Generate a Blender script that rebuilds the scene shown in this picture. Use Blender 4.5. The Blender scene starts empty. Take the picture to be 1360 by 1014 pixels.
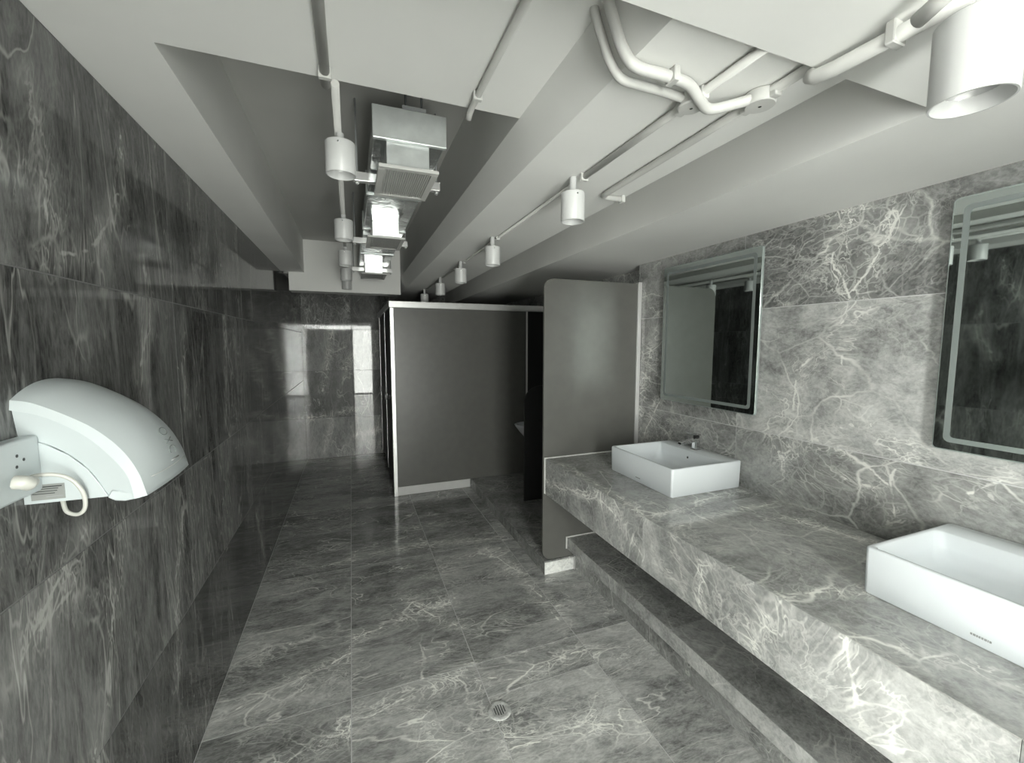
import bpy, bmesh, math, random
from mathutils import Vector, Matrix
random.seed(7)
S = bpy.context.scene
COL = S.collection
# ------------------------------------------------------------------ camera
cam_d = bpy.data.cameras.new('camera'); cam = bpy.data.objects.new('camera', cam_d); COL.objects.link(cam)
cam_d.sensor_fit = 'HORIZONTAL'; cam_d.sensor_width = 36.0; cam_d.lens = 554.0/1360*36
cam_d.clip_start = .02; cam_d.clip_end = 100
def _ray(x, y): return Vector((x-680, 507-y, -554.0))
_Y = _ray(466, 457).normalized(); _X = _ray(2125, 457); _X = (_X-_X.dot(_Y)*_Y).normalized(); _Z = _X.cross(_Y)
cam.matrix_world = Matrix.Translation((0, 0, 1.68)) @ Matrix((_X, _Y, _Z)).to_4x4()
S.camera = cam
# ------------------------------------------------------------------ light and exposure
SKY = 24.0
w = bpy.data.worlds.new('world'); S.world = w; w.use_nodes = True
w.node_tree.nodes['Background'].inputs[0].default_value = (1, .965, .925, 1)
w.node_tree.nodes['Background'].inputs[1].default_value = SKY
def portal(name, loc, sx, sy, rot):
    l = bpy.data.lights.new(name, 'AREA'); l.shape = 'RECTANGLE'; l.size = sx; l.size_y = sy
    l.cycles.is_portal = True
    o = bpy.data.objects.new(name, l); o.location = loc; o.rotation_euler = rot; COL.objects.link(o)
portal('doorway_daylight', (.365, -1.66, 1.15), .62, 2.25, (math.radians(90), 0, 0))
portal('added_back_daylight', (-1.8, -1.66, 1.15), .64, 2.25, (math.radians(90), 0, 0))  # portal of the added lobby window in the back wall
portal('transom_daylight', (-.75, -1.66, 2.2), 1.4, .16, (math.radians(90), 0, 0))
portal('added_side_daylight', (-2.26, -.98, 1.15), 1.1, 2.2, (0, math.radians(-90), math.radians(0)))  # portal of the added lobby side window
S.view_settings.view_transform = 'Standard'; S.view_settings.look = 'None'
S.view_settings.gamma = 1; S.view_settings.use_curve_mapping = False
S.view_settings.exposure = 0.60
try:
    S.cycles.use_denoising = True; S.cycles.max_bounces = 10; S.cycles.diffuse_bounces = 6
    S.cycles.glossy_bounces = 5; S.cycles.transmission_bounces = 6
    S.cycles.caustics_reflective = False; S.cycles.caustics_refractive = False
except Exception: pass

# ------------------------------------------------------------------ materials
def new_mat(name):
    m = bpy.data.materials.new(name); m.use_nodes = True
    return m, m.node_tree, m.node_tree.nodes['Principled BSDF']
def plain(name, c, rough=.5, metal=0, var=.03, scale=12, ior=None, bump=0, stretch=None):
    m, t, p = new_mat(name); N = t.nodes; L = t.links
    if isinstance(c, (int, float)): c = (c, c, c)
    tc = N.new('ShaderNodeTexCoord'); mp = N.new('ShaderNodeMapping'); L.new(tc.outputs['Object'], mp.inputs[0])
    if stretch: mp.inputs['Scale'].default_value = stretch
    nz = N.new('ShaderNodeTexNoise'); nz.inputs['Scale'].default_value = scale; nz.inputs['Detail'].default_value = 5
    L.new(mp.outputs[0], nz.inputs['Vector'])
    r = N.new('ShaderNodeValToRGB')
    r.color_ramp.elements[0].position = .3; r.color_ramp.elements[1].position = .7
    r.color_ramp.elements[0].color = tuple(max(0, v*(1-var)) for v in c)+(1,)
    r.color_ramp.elements[1].color = tuple(min(1, v*(1+var)) for v in c)+(1,)
    L.new(nz.outputs[0], r.inputs[0]); L.new(r.outputs[0], p.inputs['Base Color'])
    p.inputs['Roughness'].default_value = rough; p.inputs['Metallic'].default_value = metal
    if ior: p.inputs['IOR'].default_value = ior
    if bump:
        b = N.new('ShaderNodeBump'); b.inputs['Strength'].default_value = bump; b.inputs['Distance'].default_value = .01
        L.new(nz.outputs[0], b.inputs['Height']); L.new(b.outputs[0], p.inputs['Normal'])
    return m

# distance from a point to a segment, as a node group
G = bpy.data.node_groups.new('segment_distance', 'ShaderNodeTree')
for nm in ('P', 'A', 'B'): G.interface.new_socket(nm, in_out='INPUT', socket_type='NodeSocketVector')
G.interface.new_socket('D', in_out='OUTPUT', socket_type='NodeSocketFloat')
_i = G.nodes.new('NodeGroupInput'); _o = G.nodes.new('NodeGroupOutput')
def _vm(op, a, b):
    n = G.nodes.new('ShaderNodeVectorMath'); n.operation = op
    G.links.new(a, n.inputs[0])
    if b is not None: G.links.new(b, n.inputs[1])
    return n
_pa = _vm('SUBTRACT', _i.outputs['P'], _i.outputs['A']); _ba = _vm('SUBTRACT', _i.outputs['B'], _i.outputs['A'])
_d1 = _vm('DOT_PRODUCT', _pa.outputs[0], _ba.outputs[0]); _d2 = _vm('DOT_PRODUCT', _ba.outputs[0], _ba.outputs[0])
_q = G.nodes.new('ShaderNodeMath'); _q.operation = 'DIVIDE'; _q.use_clamp = True
G.links.new(_d1.outputs['Value'], _q.inputs[0]); G.links.new(_d2.outputs['Value'], _q.inputs[1])
_s = G.nodes.new('ShaderNodeVectorMath'); _s.operation = 'SCALE'
G.links.new(_ba.outputs[0], _s.inputs[0]); G.links.new(_q.outputs[0], _s.inputs['Scale'])
_e = _vm('SUBTRACT', _pa.outputs[0], _s.outputs[0]); _f = _vm('LENGTH', _e.outputs[0], None)
G.links.new(_f.outputs['Value'], _o.inputs[0])

def marble(name, segs=(), aniso=(1, 1, 1), rot=(0, 0, 0), dark=.055, mid=.15, vein=.5, rough=.13, band=.07, dens=1.0, ior=1.5):
    """grey marble: clouded body, fine vein network, and the stronger veins where the stone has them"""
    m, t, p = new_mat(name); N = t.nodes; L = t.links
    def math_(op, a, b=None, clamp=False):
        n = N.new('ShaderNodeMath'); n.operation = op; n.use_clamp = clamp
        for k, v in enumerate((a, b)):
            if v is None: continue
            if isinstance(v, (int, float)): n.inputs[k].default_value = v
            else: L.new(v, n.inputs[k])
        return n.outputs[0]
    def noise(vec, sc, det, ds=0, ro=.55):
        n = N.new('ShaderNodeTexNoise'); n.inputs['Scale'].default_value = sc; n.inputs['Detail'].default_value = det
        n.inputs['Distortion'].default_value = ds; n.inputs['Roughness'].default_value = ro
        L.new(vec, n.inputs['Vector']); return n
    def mr(v, a, b, c=0, d=1, kind='SMOOTHSTEP'):
        n = N.new('ShaderNodeMapRange'); n.interpolation_type = kind
        for k, q in zip((1, 2, 3, 4), (a, b, c, d)): n.inputs[k].default_value = q
        L.new(v, n.inputs[0]); return n.outputs[0]
    tc = N.new('ShaderNodeTexCoord'); oi = N.new('ShaderNodeObjectInfo'); geo = N.new('ShaderNodeNewGeometry')
    off = N.new('ShaderNodeVectorMath'); off.operation = 'SCALE'; off.inputs[0].default_value = (37, 61, 83)
    L.new(oi.outputs['Random'], off.inputs['Scale'])
    mp = N.new('ShaderNodeMapping'); mp.inputs['Scale'].default_value = aniso; mp.inputs['Rotation'].default_value = rot
    L.new(tc.outputs['Object'], mp.inputs[0])
    ad = N.new('ShaderNodeVectorMath'); ad.operation = 'ADD'; L.new(mp.outputs[0], ad.inputs[0]); L.new(off.outputs[0], ad.inputs[1])
    P0 = ad.outputs[0]
    wn = noise(P0, 2.3, 6)
    ws = N.new('ShaderNodeVectorMath'); ws.operation = 'MULTIPLY_ADD'; ws.inputs[1].default_value = (.45,)*3; ws.inputs[2].default_value = (-.22,)*3
    L.new(wn.outputs['Color'], ws.inputs[0])
    pw = N.new('ShaderNodeVectorMath'); pw.operation = 'ADD'; L.new(P0, pw.inputs[0]); L.new(ws.outputs[0], pw.inputs[1])
    PW = pw.outputs[0]
    lw = noise(P0, 1.6, 1.5)
    l2 = N.new('ShaderNodeVectorMath'); l2.operation = 'MULTIPLY_ADD'; l2.inputs[1].default_value = (.5,)*3; l2.inputs[2].default_value = (-.25,)*3
    L.new(lw.outputs['Color'], l2.inputs[0])
    sw = noise(P0, 9, 3); s2 = N.new('ShaderNodeVectorMath'); s2.operation = 'MULTIPLY_ADD'; s2.inputs[1].default_value = (.05,)*3; L.new(sw.outputs['Color'], s2.inputs[0]); L.new(l2.outputs[0], s2.inputs[2])
    p2 = N.new('ShaderNodeVectorMath'); p2.operation = 'ADD'; L.new(P0, p2.inputs[0]); L.new(s2.outputs[0], p2.inputs[1])
    PL = p2.outputs[0]
    # body
    c1 = noise(PW, 2.2, 9, .6, .62); c2 = noise(PL, 13, 8, .3, .75); c3 = noise(P0, 60, 4, .2, .65)
    body = math_('ADD', math_('ADD', math_('MULTIPLY', mr(c1.outputs[0], .36, .64), .46), math_('MULTIPLY', mr(c2.outputs[0], .34, .66), .36)), math_('MULTIPLY', mr(c3.outputs[0], .34, .66), .22))
    # vein networks
    def cells(sc, w0):
        v = N.new('ShaderNodeTexVoronoi'); v.feature = 'DISTANCE_TO_EDGE'; v.inputs['Scale'].default_value = sc
        L.new(PL, v.inputs['Vector']); return mr(v.outputs['Distance'], w0, 0)
    def ridge(sc, w0, det=7, vec=None):
        n = noise(vec or PL, sc, det, .15); return mr(math_('ABSOLUTE', math_('SUBTRACT', n.outputs[0], .5)), w0, 0)
    n1 = cells(1.9, .014); n2 = cells(6.5, .035); n5 = cells(16, .07); n3 = ridge(1.7, .007, 4); n4 = ridge(4.5, .013, 5); n6 = ridge(11, .03, 4)
    mk = mr(noise(P0, 1.5, 3).outputs[0], .44, .66)
    mk2 = mr(noise(PL, 3.0, 3).outputs[0], .40, .64)
    mk3 = mr(noise(PL, 5.5, 2).outputs[0], .44, .6)
    net = math_('MAXIMUM', math_('MULTIPLY', n1, .75), math_('MULTIPLY', n3, .9))
    fine = math_('MAXIMUM', math_('MAXIMUM', math_('MULTIPLY', math_('MULTIPLY', n2, mk3), .8), math_('MULTIPLY', n4, .8)), math_('MAXIMUM', math_('MULTIPLY', n5, .35), math_('MULTIPLY', n6, .45)))
    v_base = math_('ADD', math_('MULTIPLY', net, math_('ADD', math_('MULTIPLY', mk2, .6*dens), .06)), math_('MULTIPLY', fine, math_('ADD', math_('MULTIPLY', mk, .6*dens), .10)))
    if segs:
        gw = N.new('ShaderNodeVectorMath'); gw.operation = 'MULTIPLY_ADD'; gw.inputs[1].default_value = (.13,)*3; gw.inputs[2].default_value = (-.065,)*3
        gn = noise(geo.outputs['Position'], 3.5, 5, 0, .6); L.new(gn.outputs['Color'], gw.inputs[0])
        gp = N.new('ShaderNodeVectorMath'); gp.operation = 'ADD'; L.new(geo.outputs['Position'], gp.inputs[0]); L.new(gw.outputs[0], gp.inputs[1])
        cur = None
        for poly in segs:
            for a, b in zip(poly[:-1], poly[1:]):
                g = N.new('ShaderNodeGroup'); g.node_tree = G
                L.new(gp.outputs[0], g.inputs[0]); g.inputs[1].default_value = a; g.inputs[2].default_value = b
                cur = g.outputs[0] if cur is None else math_('MINIMUM', cur, g.outputs[0])
        brk = mr(noise(geo.outputs['Position'], 9, 4).outputs[0], .38, .6)
        near = mr(cur, band, .004); line = math_('MULTIPLY', mr(cur, .008, .0015), math_('ADD', math_('MULTIPLY', brk, .65), .3))
        v_seg = math_('ADD', line, math_('MULTIPLY', near, math_('ADD', math_('MULTIPLY', math_('MAXIMUM', fine, net), .62), .15)))
        v_all = math_('ADD', v_base, v_seg, True)
    else: v_all = math_('ADD', v_base, 0.0, True)
    mx = N.new('ShaderNodeMix'); mx.data_type = 'RGBA'; L.new(body, mx.inputs[0])
    mx.inputs[6].default_value = (dark, dark*1.01, dark*.99, 1); mx.inputs[7].default_value = (mid, mid*1.01, mid*.985, 1)
    tint = N.new('ShaderNodeMix'); tint.data_type = 'RGBA'; tint.blend_type = 'MULTIPLY'; tint.inputs[0].default_value = 1
    L.new(mx.outputs[2], tint.inputs[6]); L.new(oi.outputs['Color'], tint.inputs[7])
    m2 = N.new('ShaderNodeMix'); m2.data_type = 'RGBA'; L.new(v_all, m2.inputs[0]); L.new(tint.outputs[2], m2.inputs[6])
    m2.inputs[7].default_value = (vein, vein*1.0, vein*.955, 1)
    L.new(m2.outputs[2], p.inputs['Base Color'])
    p.inputs['Roughness'].default_value = rough; p.inputs['IOR'].default_value = ior
    return m

def on(axis, v, polys):      # polylines drawn on the plane axis = v
    out = []
    for pl in polys:
        q = []
        for a, b in pl:
            q.append({'X': (v, a, b), 'Y': (a, v, b), 'Z': (a, b, v)}[axis])
        out.append(q)
    return out
FL = on('Z', 0, [[(-.626, 2.073), (-.062, 2.302)], [(-.042, 1.833), (.526, 1.968)], [(-.043, 3.407), (.515, 3.391), (1.138, 3.266)], [(.985, 3.168), (1.097, 2.712), (1.144, 2.093)],
     [(.551, 1.885), (.787, 1.83), (1.157, 1.856)], [(.546, 1.507), (.974, 1.453), (1.144, 1.38)], [(-.489, 2.065), (-.054, 2.235)], [(-.038, 2.41), (.561, 2.553)],
     [(.21, 1.817), (.324, 1.518)], [(.295, 2.743), (.365, 2.545), (.532, 2.328)]])
WR = on('X', 2.06, [[(1.214, 2.295), (1.29, 2.046), (1.216, 1.87)], [(1.171, 1.865), (1.412, 1.52), (1.47, 1.205)], [(1.192, 1.736), (1.236, 1.464), (.97, 1.249)], [(1.466, 1.128), (1.224, 1.275)],
     [(1.308, 1.018), (1.244, 1.074), (1.009, 1.08)], [(2.653, 1.077), (2.468, 1.772)], [(2.598, .9), (2.201, 1.615)], [(1.059, 2.183), (1.203, 1.901)], [(1.003, 1.178), (.976, .965)],
     [(.824, 1.113), (.679, 1.216)], [(1.555, 1.228), (1.253, 1.215), (1.011, 1.112)]])
WL = on('X', -.645, [[(1.187, 2.067), (1.318, 2.055), (1.346, 1.978)], [(1.7, 2.323), (1.693, 2.141), (1.479, 1.936), (1.29, 1.863)], [(1.791, 1.976), (1.804, 1.724), (1.696, 1.575)],
     [(1.334, 1.221), (1.077, 1.019)], [(1.507, 1.148), (1.415, .839), (1.307, .627)], [(1.283, 1.091), (1.123, 1.049)], [(3.218, .532), (3.423, .106)], [(2.1, 1.788), (2.1, 1.371)],
     [(2.764, 1.835), (2.637, 1.262)], [(1.936, .966), (1.801, .442)], [(1.296, 2.24), (1.322, 1.903)]])
CF = on('X', 1.265, [[(2.604, .706), (1.978, .815), (1.795, .798)], [(1.526, .829), (1.468, .693), (1.326, .682)], [(1.367, .85), (1.301, .628)], [(1.209, .809), (1.22, .644)],
     [(.884, .86), (.965, .634)], [(.695, .862), (.635, .654)], [(1.796, .838), (1.573, .659)], [(.584, .785), (.558, .641)]])
CF += on('Z', .865, [[(1.3, 2.457), (1.31, 1.804), (1.265, 1.554)], [(1.232, 1.54), (2.0, 1.645)], [(1.306, 1.426), (2.0, 1.451)], [(1.29, .889), (1.662, .792)], [(1.258, .711), (1.463, .459)], [(1.888, 1.288), (2.035, .861)]])
EW = on('Y', 6.62, [[(.037, 1.536), (-.129, 1.205)], [(-.259, 1.865), (-.391, .992)], [(-.604, .617), (.01, .692)], [(-.424, .101), (-.306, .542)], [(-.003, .292), (.434, .375)]])
M = {}
M['floor'] = marble('floor_marble', FL, rot=(0, 0, .45), aniso=(.75, 1.9, 1), dark=.10, mid=.52, vein=1.0, rough=.12, band=.11, dens=1.15)
M['wall_r'] = marble('right_wall_marble', WR, rot=(.7, 0, 0), aniso=(1, .9, 1.2), dark=.12, mid=.47, vein=.78, rough=.2, band=.10, dens=.9)
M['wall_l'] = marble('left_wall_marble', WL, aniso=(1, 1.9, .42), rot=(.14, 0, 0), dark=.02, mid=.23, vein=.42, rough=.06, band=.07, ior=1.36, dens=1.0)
M['wall_e'] = marble('end_wall_marble', EW, aniso=(1.5, 1, .6), rot=(0, .3, 0), dark=.16, mid=.42, vein=.8, rough=.03, band=.09, ior=1.38)
M['counter'] = marble('counter_marble', CF, rot=(0, .4, .3), dark=.19, mid=.57, vein=.95, rough=.1, band=.06, dens=.85)
M['step'] = marble('step_marble', (), aniso=(1, 1.2, 1), rot=(0, 0, .9), dark=.13, mid=.42, vein=.8, rough=.12, dens=.9)
M['grout'] = plain('grout', .6, .8)
M['grout_dark'] = plain('grout_dark', .16, .8)
M['paint'] = plain('ceiling_paint', (.81, .81, .79), .75, var=.02, scale=3)
M['paint_dk'] = plain('lobby_wall_paint', (.30, .30, .29), .6, scale=3)
M['slab'] = plain('shaded_ceiling_paint', (.50, .50, .48), .85, scale=3)  # ceiling paint darkened: shade of the recess put into the colour
M['pipe'] = plain('painted_pipe', (.56, .56, .54), .5)
M['lampw'] = plain('lamp_white', (.54, .545, .54), .35)
M['lampin'] = plain('lamp_reflector', (.8, .8, .8), .25, metal=.6)
M['lens'] = plain('lamp_lens', (.5, .5, .5), .15)
M['laminate'] = plain('dark_laminate', (.125, .125, .115), .33, var=.05)
M['door_lam'] = plain('door_laminate', (.016, .016, .016), .6)
M['alu'] = plain('aluminium', (.78, .78, .77), .32, metal=.55)
M['chrome'] = plain('chrome', (.85, .85, .86), .06, metal=1, var=.0)
M['duct'] = plain('galvanised_steel', (.66, .69, .68), .38, metal=.4, var=.12, scale=14, bump=.05)
M['duct2'] = plain('foil_wrap', (.72, .75, .75), .16, metal=.95, var=.1, scale=9, bump=.6)
M['collar_lit'] = plain('collar_metal_lit', (.95, .96, .95), .32, metal=.75, var=.04, scale=20)  # far collars: glare of the doorway put into a brighter metal colour
M['ceramic'] = plain('white_ceramic', (.80, .84, .87), .07, var=.005)
M['plastic'] = plain('white_plastic', (.51, .555, .565), .28, var=.01)
M['plastic_y'] = plain('cord_plastic', (.55, .55, .51), .35)
M['seal'] = plain('white_sealant', (.72, .72, .70), .5)
M['kick'] = plain('kick_strip_white', (.62, .62, .61), .35)
M['black'] = plain('black_slot', .01, .5)
M['ink'] = plain('grey_print', (.30, .31, .31), .5)
M['sticker'] = plain('rating_sticker', (.26, .27, .26), .45)
M['ink_d'] = plain('dark_print', (.035, .04, .04), .5)
M['frost'] = plain('frosted_glass_band', (.20, .225, .22), .5)
M['backing'] = plain('mirror_backing', (.035, .04, .04), .4)
M['edge'] = plain('glass_edge', (.55, .62, .60), .12, metal=.5)
M['frame_dark'] = plain('window_frame_grey', (.07, .07, .07), .4)
m, t, p = new_mat('mirror_silver'); M['mirror'] = m
p.inputs['Base Color'].default_value = (.60, .66, .64, 1); p.inputs['Metallic'].default_value = 1; p.inputs['Roughness'].default_value = .015
nz = t.nodes.new('ShaderNodeTexNoise'); nz.inputs['Scale'].default_value = 5
rr = t.nodes.new('ShaderNodeMapRange'); rr.inputs[3].default_value = .008; rr.inputs[4].default_value = .04
t.links.new(nz.outputs[0], rr.inputs[0]); t.links.new(rr.outputs[0], p.inputs['Roughness'])
m, t, p = new_mat('window_glass'); M['glass'] = m
p.inputs['Base Color'].default_value = (.9, .95, .94, 1); p.inputs['Roughness'].default_value = .0; p.inputs['Metallic'].default_value = 1
_tr = t.nodes.new('ShaderNodeBsdfTransparent'); _tr.inputs[0].default_value = (.95, .98, .97, 1)
_fr = t.nodes.new('ShaderNodeFresnel'); _fr.inputs[0].default_value = 1.45; _mx = t.nodes.new('ShaderNodeMixShader')
t.links.new(_fr.outputs[0], _mx.inputs[0]); t.links.new(_tr.outputs[0], _mx.inputs[1]); t.links.new(p.outputs[0], _mx.inputs[2])
t.links.new(_mx.outputs[0], t.nodes['Material Output'].inputs['Surface'])

# ------------------------------------------------------------------ mesh helpers
def link(name, me, mat, parent=None, bevel=0, seg=2, smooth=False):
    o = bpy.data.objects.new(name, me); COL.objects.link(o)
    if mat is not None and not me.materials: me.materials.append(mat)
    if parent is not None: o.parent = parent
    if bevel:
        b = o.modifiers.new('bevel', 'BEVEL'); b.width = bevel; b.segments = seg; b.limit_method = 'ANGLE'; b.angle_limit = .6
    if smooth:
        for q in me.polygons: q.use_smooth = True
    return o
def bm_mesh(bm, name):
    me = bpy.data.meshes.new(name); bmesh.ops.recalc_face_normals(bm, faces=bm.faces[:]); bm.to_mesh(me); bm.free(); return me
def add_box(bm, x0, x1, y0, y1, z0, z1):
    v = [bm.verts.new((x, y, z)) for x in (x0, x1) for y in (y0, y1) for z in (z0, z1)]
    for f in ((0, 1, 3, 2), (4, 6, 7, 5), (0, 4, 5, 1), (2, 3, 7, 6), (0, 2, 6, 4), (1, 5, 7, 3)): bm.faces.new([v[i] for i in f])
def box(name, x0, x1, y0, y1, z0, z1, mat, parent=None, bevel=0, seg=2, center=True):
    c = Vector(((x0+x1)/2, (y0+y1)/2, (z0+z1)/2)) if center else Vector((0, 0, 0))
    bm = bmesh.new(); add_box(bm, x0-c.x, x1-c.x, y0-c.y, y1-c.y, z0-c.z, z1-c.z)
    o = link(name, bm_mesh(bm, name), mat, parent, bevel, seg)
    o.location = c - (Vector(parent.location) if parent is not None else Vector((0, 0, 0)))
    return o
def tag(o, label=None, cat=None, group=None, kind=None):
    if label: o['label'] = label
    if cat: o['category'] = cat
    if group: o['group'] = group
    if kind: o['kind'] = kind
    return o
def empty(name, loc, label, cat, group=None):
    o = bpy.data.objects.new(name, None); COL.objects.link(o); o.location = loc; o.empty_display_size = .05
    return tag(o, label, cat, group)
def local(o, parent):      # mesh written in world coordinates, parent at some location
    o.location = Vector(o.location) - Vector(parent.location); return o
def tube_mesh(pts, r, name='tube', n=10, close=True):
    pts = [Vector(p) for p in pts]; bm = bmesh.new(); rings = []
    up = None
    for i, p in enumerate(pts):
        d = (pts[min(i+1, len(pts)-1)]-pts[max(i-1, 0)]).normalized()
        if up is None: up = Vector((0, 0, 1)) if abs(d.z) < .9 else Vector((1, 0, 0))
        s = d.cross(up).normalized(); up = s.cross(d).normalized()
        rr = r[i] if isinstance(r, (list, tuple)) else r
        rings.append([bm.verts.new(p + rr*(math.cos(2*math.pi*k/n)*s + math.sin(2*math.pi*k/n)*up)) for k in range(n)])
    for a, b in zip(rings[:-1], rings[1:]):
        for k in range(n): bm.faces.new((a[k], a[(k+1) % n], b[(k+1) % n], b[k]))
    if close: bm.faces.new(rings[0][::-1]); bm.faces.new(rings[-1])
    me = bm_mesh(bm, name)
    for q in me.polygons: q.use_smooth = len(q.vertices) == 4
    return me
def smooth_path(pts, k=6):
    pts = [Vector(p) for p in pts]; out = []
    ext = [2*pts[0]-pts[1]] + pts + [2*pts[-1]-pts[-2]]
    for i in range(1, len(ext)-2):
        p0, p1, p2, p3 = ext[i-1:i+3]
        for j in range(k):
            u = j/k
            out.append(.5*((2*p1)+(p2-p0)*u+(2*p0-5*p1+4*p2-p3)*u*u+(3*p1-p0-3*p2+p3)*u**3))
    return out+[pts[-1]]
def lathe(prof, n=40, name='lathe', smooth=True):   # list of (r, z); r = 0 closes
    bm = bmesh.new(); rings = []
    for r, z in prof:
        rings.append([bm.verts.new((0, 0, z))] if r == 0 else [bm.verts.new((r*math.cos(2*math.pi*k/n), r*math.sin(2*math.pi*k/n), z)) for k in range(n)])
    for a, b in zip(rings[:-1], rings[1:]):
        for k in range(n):
            q = (k+1) % n
            if len(a) == 1 and len(b) == 1: continue
            if len(a) == 1: bm.faces.new((a[0], b[k], b[q]))
            elif len(b) == 1: bm.faces.new((a[k], a[q], b[0]))
            else: bm.faces.new((a[k], a[q], b[q], b[k]))
    me = bm_mesh(bm, name)
    if smooth:
        for f in me.polygons: f.use_smooth = True
        try: me.set_sharp_from_angle(angle=.7)
        except Exception: pass
    return me
def prism(pts, y0, y1, axis='Y', name='prism'):   # outline in (a, b) extruded along axis
    bm = bmesh.new()
    def mk(a, b, t): return {'Y': (a, t, b), 'X': (t, a, b), 'Z': (a, b, t)}[axis]
    A = [bm.verts.new(mk(a, b, y0)) for a, b in pts]; B = [bm.verts.new(mk(a, b, y1)) for a, b in pts]
    bm.faces.new(A); bm.faces.new(B[::-1])
    for i in range(len(pts)): bm.faces.new((A[i], B[i], B[(i+1) % len(pts)], A[(i+1) % len(pts)]))
    return bm_mesh(bm, name)
_cache = {}
def tile(parent, mat, axis, v, a0, a1, b0, b1, th=.009, gap=.002, out=1, shade=None, name='tile', bevel=.0007):
    """one stone tile on the plane axis = v; a, b are the other two coordinates; th is into the wall"""
    key = (mat.name, axis, round(a1-a0, 3), round(b1-b0, 3), th, out)
    if key not in _cache:
        ha, hb = (a1-a0)/2-gap, (b1-b0)/2-gap
        bm = bmesh.new()
        lo, hi = (-th, 0) if out > 0 else (0, th)
        if axis == 'X': add_box(bm, lo, hi, -ha, ha, -hb, hb)
        elif axis == 'Y': add_box(bm, -ha, ha, lo, hi, -hb, hb)
        else: add_box(bm, -ha, ha, -hb, hb, lo, hi)
        me = bm_mesh(bm, name); me.materials.append(mat); _cache[key] = me
    o = link(name, _cache[key], None, parent, bevel, 1)
    c = {'X': (v, (a0+a1)/2, (b0+b1)/2), 'Y': ((a0+a1)/2, v, (b0+b1)/2), 'Z': ((a0+a1)/2, (b0+b1)/2, v)}[axis]
    o.location = Vector(c) - Vector(parent.location)
    s = shade if shade is not None else random.uniform(.82, 1.12)
    o.color = (s, s, s, 1)
    return o
def st(name, *a, **k):
    o = box(name, *a, **k); o['kind'] = 'structure'; return o

# ------------------------------------------------------------------ room
XL, XR, YB, YE = -.645, 2.06, -1.6, 6.62
XF = 2.2        # the urinal bay beyond the partition is set back
FZ = 0.0
floor = st('floor', XL-.1, XF+.1, YB-.1, YE+.1, -.08, -.0012, M['grout'])
cols = [(XL, -.052), (-.052, .556), (.556, 1.16), (1.16, XF)]
rows = [-1.6, -.4, .8, 1.985, 3.24, 4.44, 5.62, 6.62]
for ci, (a0, a1) in enumerate(cols):
    for ri in range(len(rows)-1):
        b0, b1 = rows[ri], rows[ri+1]
        sh = {(0, 2): .9, (0, 3): 1.2, (0, 4): .85, (1, 2): 1.15, (1, 3): 1.0, (2, 2): 1.2, (2, 3): 1.1, (3, 2): 1.35, (3, 3): 1.2}.get((ci, ri))
        if ci == 2 and ri == 2:
            tile(floor, M['floor'], 'Z', 0, a0, a1, b0, 1.762, shade=1.35); tile(floor, M['floor'], 'Z', 0, a0, a1, 1.762, b1, shade=1.15)
        else: tile(floor, M['floor'], 'Z', 0, a0, a1, b0, b1, shade=sh)

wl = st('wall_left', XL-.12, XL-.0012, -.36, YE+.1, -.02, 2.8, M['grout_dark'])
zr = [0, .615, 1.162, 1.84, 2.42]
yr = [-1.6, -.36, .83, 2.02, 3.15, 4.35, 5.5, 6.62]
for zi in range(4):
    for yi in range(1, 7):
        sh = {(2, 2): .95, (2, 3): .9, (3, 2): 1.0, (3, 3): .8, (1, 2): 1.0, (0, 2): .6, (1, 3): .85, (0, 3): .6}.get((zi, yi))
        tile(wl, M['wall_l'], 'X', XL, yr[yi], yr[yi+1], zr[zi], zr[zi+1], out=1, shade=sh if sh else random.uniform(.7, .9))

wr = st('wall_right', XR+.0022, XR+.14, YB-.1, 2.655, -.02, 2.8, M['grout'])
bay = st('wall_bay', XF+.0022, XF+.12, 2.62, YE+.1, -.02, 2.8, M['grout'])
zr = [0, .6, 1.205, 1.868, 2.5]
for wp, xx, yr in ((wr, XR, [-1.6, -.65, .55, 1.75, 2.655]), (bay, XF, [2.655, 3.4, 4.64, 5.6, 6.62])):
    for zi in range(4):
        for yi in range(4):
            sh = {(2, 2): 1.3, (3, 2): .8, (1, 2): .95, (2, 1): 1.0, (3, 1): .85, (1, 1): .9, (2, 3): .9, (3, 3): .85}.get((zi, yi)) if wp is wr else None
            tile(wp, M['wall_r'], 'X', xx, yr[yi], yr[yi+1], zr[zi], zr[zi+1], out=-1, shade=sh)
box('jamb_tile', XR, XF+.002, 2.655, 2.664, 0, 2.5, M['wall_r'], wr)
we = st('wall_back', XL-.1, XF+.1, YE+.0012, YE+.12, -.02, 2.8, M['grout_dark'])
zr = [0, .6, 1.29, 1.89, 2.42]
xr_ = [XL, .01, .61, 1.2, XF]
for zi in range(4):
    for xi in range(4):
        tile(we, M['wall_e'], 'Y', YE, xr_[xi], xr_[xi+1], zr[zi], zr[zi+1], out=-1, shade=[1.25, .75, .95, .6][zi])
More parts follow.
